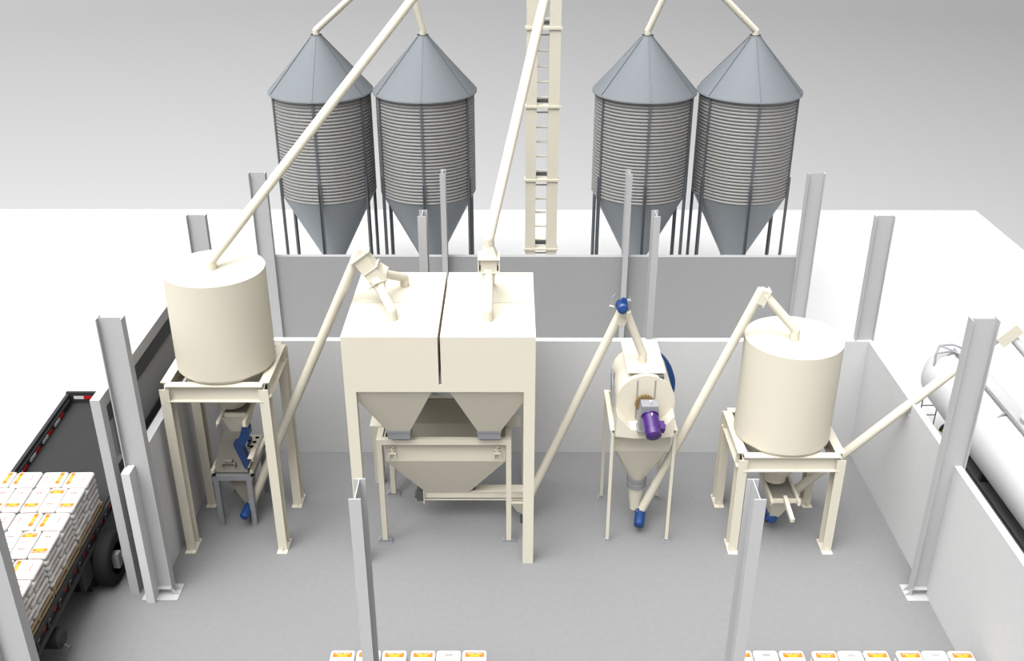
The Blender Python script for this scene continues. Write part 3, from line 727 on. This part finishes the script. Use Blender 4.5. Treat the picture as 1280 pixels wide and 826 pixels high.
# trailer load
bag_len = bag_mesh(.340, .775, .128)        # lengthwise (along the trailer)
bag_crs = bag_mesh(.512, .510, .128)        # crosswise ones: label toward one end
yawz = TY
PX, PYL, HB = 1.035, 1.33, .128
ordw = ['top', 'second', 'third', 'fourth', 'fifth', 'bottom']
rown = {('r',0): 'farthest wall side', ('r',1): 'second wall side', ('r',2): 'third wall side', ('r',3): 'nearest wall side',
        ('l',0): 'farthest outer', ('l',1): 'second outer'}
first_p = None
def place_bag(me, x, y, z, rz, label, group):
    o = bpy.data.objects.new('feed_bag', me); COL.objects.link(o)
    o.location = (x, y, z); o.rotation_euler = (0, 0, rz); tag(o, label, 'bag', group); return o
rnd = random.Random(3)
topflip = {}
for (sd, row), nm in rown.items():
    yback = 17.20 - 1.372*row; yc = yback - PYL/2
    xr = -8.455 if sd == 'r' else -8.455 - PX - .012
    xc0 = xr - PX/2
    def W_(lx, ly): return tx(xc0 + lx, yc + ly), yc + ly
    X_, Y_ = W_(0, 0)
    lab = 'wooden pallet under the %s bag stack on the trailer' % nm
    if first_p is None: first_p = pal = make_pallet(PX+.008, PYL, lab, (X_, Y_, 1.301), 'pallets on the trailer', True); pal.rotation_euler = (0,0,yawz)
    else: pal = dup(first_p, (X_, Y_, 1.301), lab, rz=yawz)
    for k in range(6):
        layer = 5 - k; z = 1.301 + .141 + HB*k
        crs_back = (layer % 2 == 0)
        yc_c = (PYL/2 - .26) if crs_back else -(PYL/2 - .26)
        yc_l = -(PYL/2 - .395) if crs_back else (PYL/2 - .395)
        g = 'feed bags on the trailer pallets'
        for i, lx in enumerate((-.2575, .2575)):
            px, py = W_(lx + rnd.uniform(-.006, .006), yc_c)
            side = ('left', 'right')[i]
            flip = [1, 1, -1, -1][(i + row*2 + (2 if sd == 'l' else 0)) % 4] if layer == 0 else rnd.choice((-1, 1))
            if layer == 0: flip = (1 if (i == 1 or (sd, row) == ('l', 0)) else -1) if not (sd == 'l' and i == 0) else -1
            place_bag(bag_crs, px, py, z, yawz + flip*PI/2, '%s crosswise white bag, %s layer, on the %s trailer pallet' % (side, ordw[layer], nm), g)
        for i, lx in enumerate((-.345, 0, .345)):
            px, py = W_(lx + rnd.uniform(-.005, .005), yc_l)
            flip = (PI if (i != 1 if sd == 'r' else i != 0) else 0) if layer == 0 else rnd.choice((0, PI))
            place_bag(bag_len, px, py, z, yawz + flip, '%s lengthwise white bag, %s layer, on the %s trailer pallet' % (('left','middle','right')[i], ordw[layer], nm), g)
# foreground pallets: only their back edge shows in the frame
bagf = bag_mesh(.442, .70, .150); bagb = bag_mesh(.442, .70, .150, 'back')
fgy = 13.62; zt = .87
xsF = [(-3.22, 'leftmost'), (-1.80, 'second'), (4.02-.20, 'third'), (5.49-.17, 'fourth'), (6.98-.16, 'rightmost')]
fp = None
FGL = ['top', 'second', 'third', 'fourth', 'bottom']
for gi, (x0, nm) in enumerate(xsF):
    xcc = x0 + .69; ycc = fgy - .35
    lab = 'wooden pallet under the %s foreground bag stack' % nm
    if fp is None: fp = make_pallet(1.36, .74, lab, (xcc, ycc, 0), 'foreground pallets')
    else: dup(fp, (xcc, ycc, 0), lab)
    for k in range(5):
        for i in range(3):
            layer = 4 - k
            if layer == 0: me = bagb if (i == 1 and gi != 0) else bagf
            else: me = bagf if rnd.random() < .5 else bagb
            place_bag(me, xcc + (i-1)*.459 + rnd.uniform(-.004, .004), ycc + rnd.uniform(-.008, .008), .141 + .1455*k, 0,
                      '%s white bag, %s layer, on the %s foreground pallet' % (('left','middle','right')[i], FGL[layer], nm), 'feed bags in the foreground')

# ------------------------------------------------------------------ tanker
TK = thing('tanker_trailer', 'white cylindrical tanker trailer parked outside the right wall', 'tanker', (10.77, 17, 0))
tcx, tcz, tr = 10.77, 1.92, .735
n = 56; prof = [(.02, 22.28), (.25, 22.25), (.45, 22.16), (.60, 22.02), (.70, 21.82), (tr, 21.60), (tr, 6.0), (.5, 5.7), (.02, 5.6)]
b = MB(); b.loft([[(tcx + q*math.cos(2*PI*i/n), y, tcz + q*math.sin(2*PI*i/n)) for i in range(n)] for q, y in prof], 0, True, True)
b.build('tank', 'white', TK)
b = MB(); b.box(10.63, 10.91, 8, 21.62, 2.74, 2.77); b.box(10.62, 10.64, 8, 21.62, 2.70, 2.77); o = b.build('catwalk', 'grey', TK)
o.data.materials[0] = M['frame']
for k in range(8):
    y = 21.55 - 1.42*k
    MB().prism([(10.42, 2.55), (10.63, 2.62), (10.63, 2.74)], 'y', y-.02, y+.02).build('catwalk_bracket', 'grey', o)
b = MB()
for x, yy in ((10.33, 21.62), (10.62, 21.62)): pass
b.path([(10.18, 21.48, 2.36), (10.20, 21.55, 2.62), (10.30, 21.68, 2.80), (10.62, 21.70, 2.82), (10.78, 21.60, 2.80), (10.86, 21.45, 2.70)], .026)
b.path([(10.30, 21.68, 2.80), (10.50, 21.45, 2.80), (10.62, 21.3, 2.77)], .022); b.path([(10.22, 21.55, 2.66), (10.66, 21.58, 2.70)], .020)
b.build('guard_rail', 'grey', TK)
b = MB()
for x in (10.34, 10.74): b.path([(x, 22.05, .25), (x, 22.02, 1.7)], .014)
for k in range(5): b.tube((10.34, 22.05, .35+.28*k), (10.74, 22.05, .35+.28*k), .013, n=8)
b.build('ladder', 'dgrey', TK)
b = MB(); b.box(10.25, 11.3, 6, 19.6, .86, 1.02); b.box(10.22, 10.28, 6, 19.6, .62, 1.02); b.box(10.25, 11.3, 6, 19.6, .6, .66); b.build('chassis', 'dgrey', TK)
for k in range(4):
    y = 9 + 3.2*k; MB().box(10.35, 11.2, y-.05, y+.05, 1.02, 1.40).build('saddle', 'chassis', TK)
b = MB(); b.tube((10.36, 20.62, 1.08), (10.30, 20.70, 1.10), .10, n=24); o = b.build('hose_coupling', 'black', TK)
b = MB(); b.tube((10.44, 20.45, 1.04), (10.36, 20.62, 1.08), .105, n=24); b.build('coupling_band', 'lime', o)
b = MB(); b.tube((10.62, 20.05, .98), (10.44, 20.45, 1.04), .10, n=24); b.build('hose', 'grey', o)
b = MB(); b.tube((10.96, 18.15, 2.45), (10.96, 18.15, 2.86), .25, n=32); b.tube((10.96, 18.15, 2.86), (10.96, 18.15, 2.90), .28, n=32); b.build('hatch', 'white', TK)
for y in (18.6, 17.4, 9.5):
    b = MB(); rw = .46
    prof = [(rw*.55, -.15), (rw*.92, -.15), (rw, -.11), (rw, .11), (rw*.92, .15), (rw*.55, .15)]
    for xx in (10.45, 11.1):
        b = MB(); b.loft([[(xx + k, y + q*math.cos(2*PI*i/32), rw + q*math.sin(2*PI*i/32)) for i in range(32)] for q, k in prof], 0, True, False)
        o = b.build('tire', 'black', TK)
        MB().tube((xx-.05, y, rw), (xx+.05, y, rw), rw*.55, n=28).build('rim', 'dgrey', o)
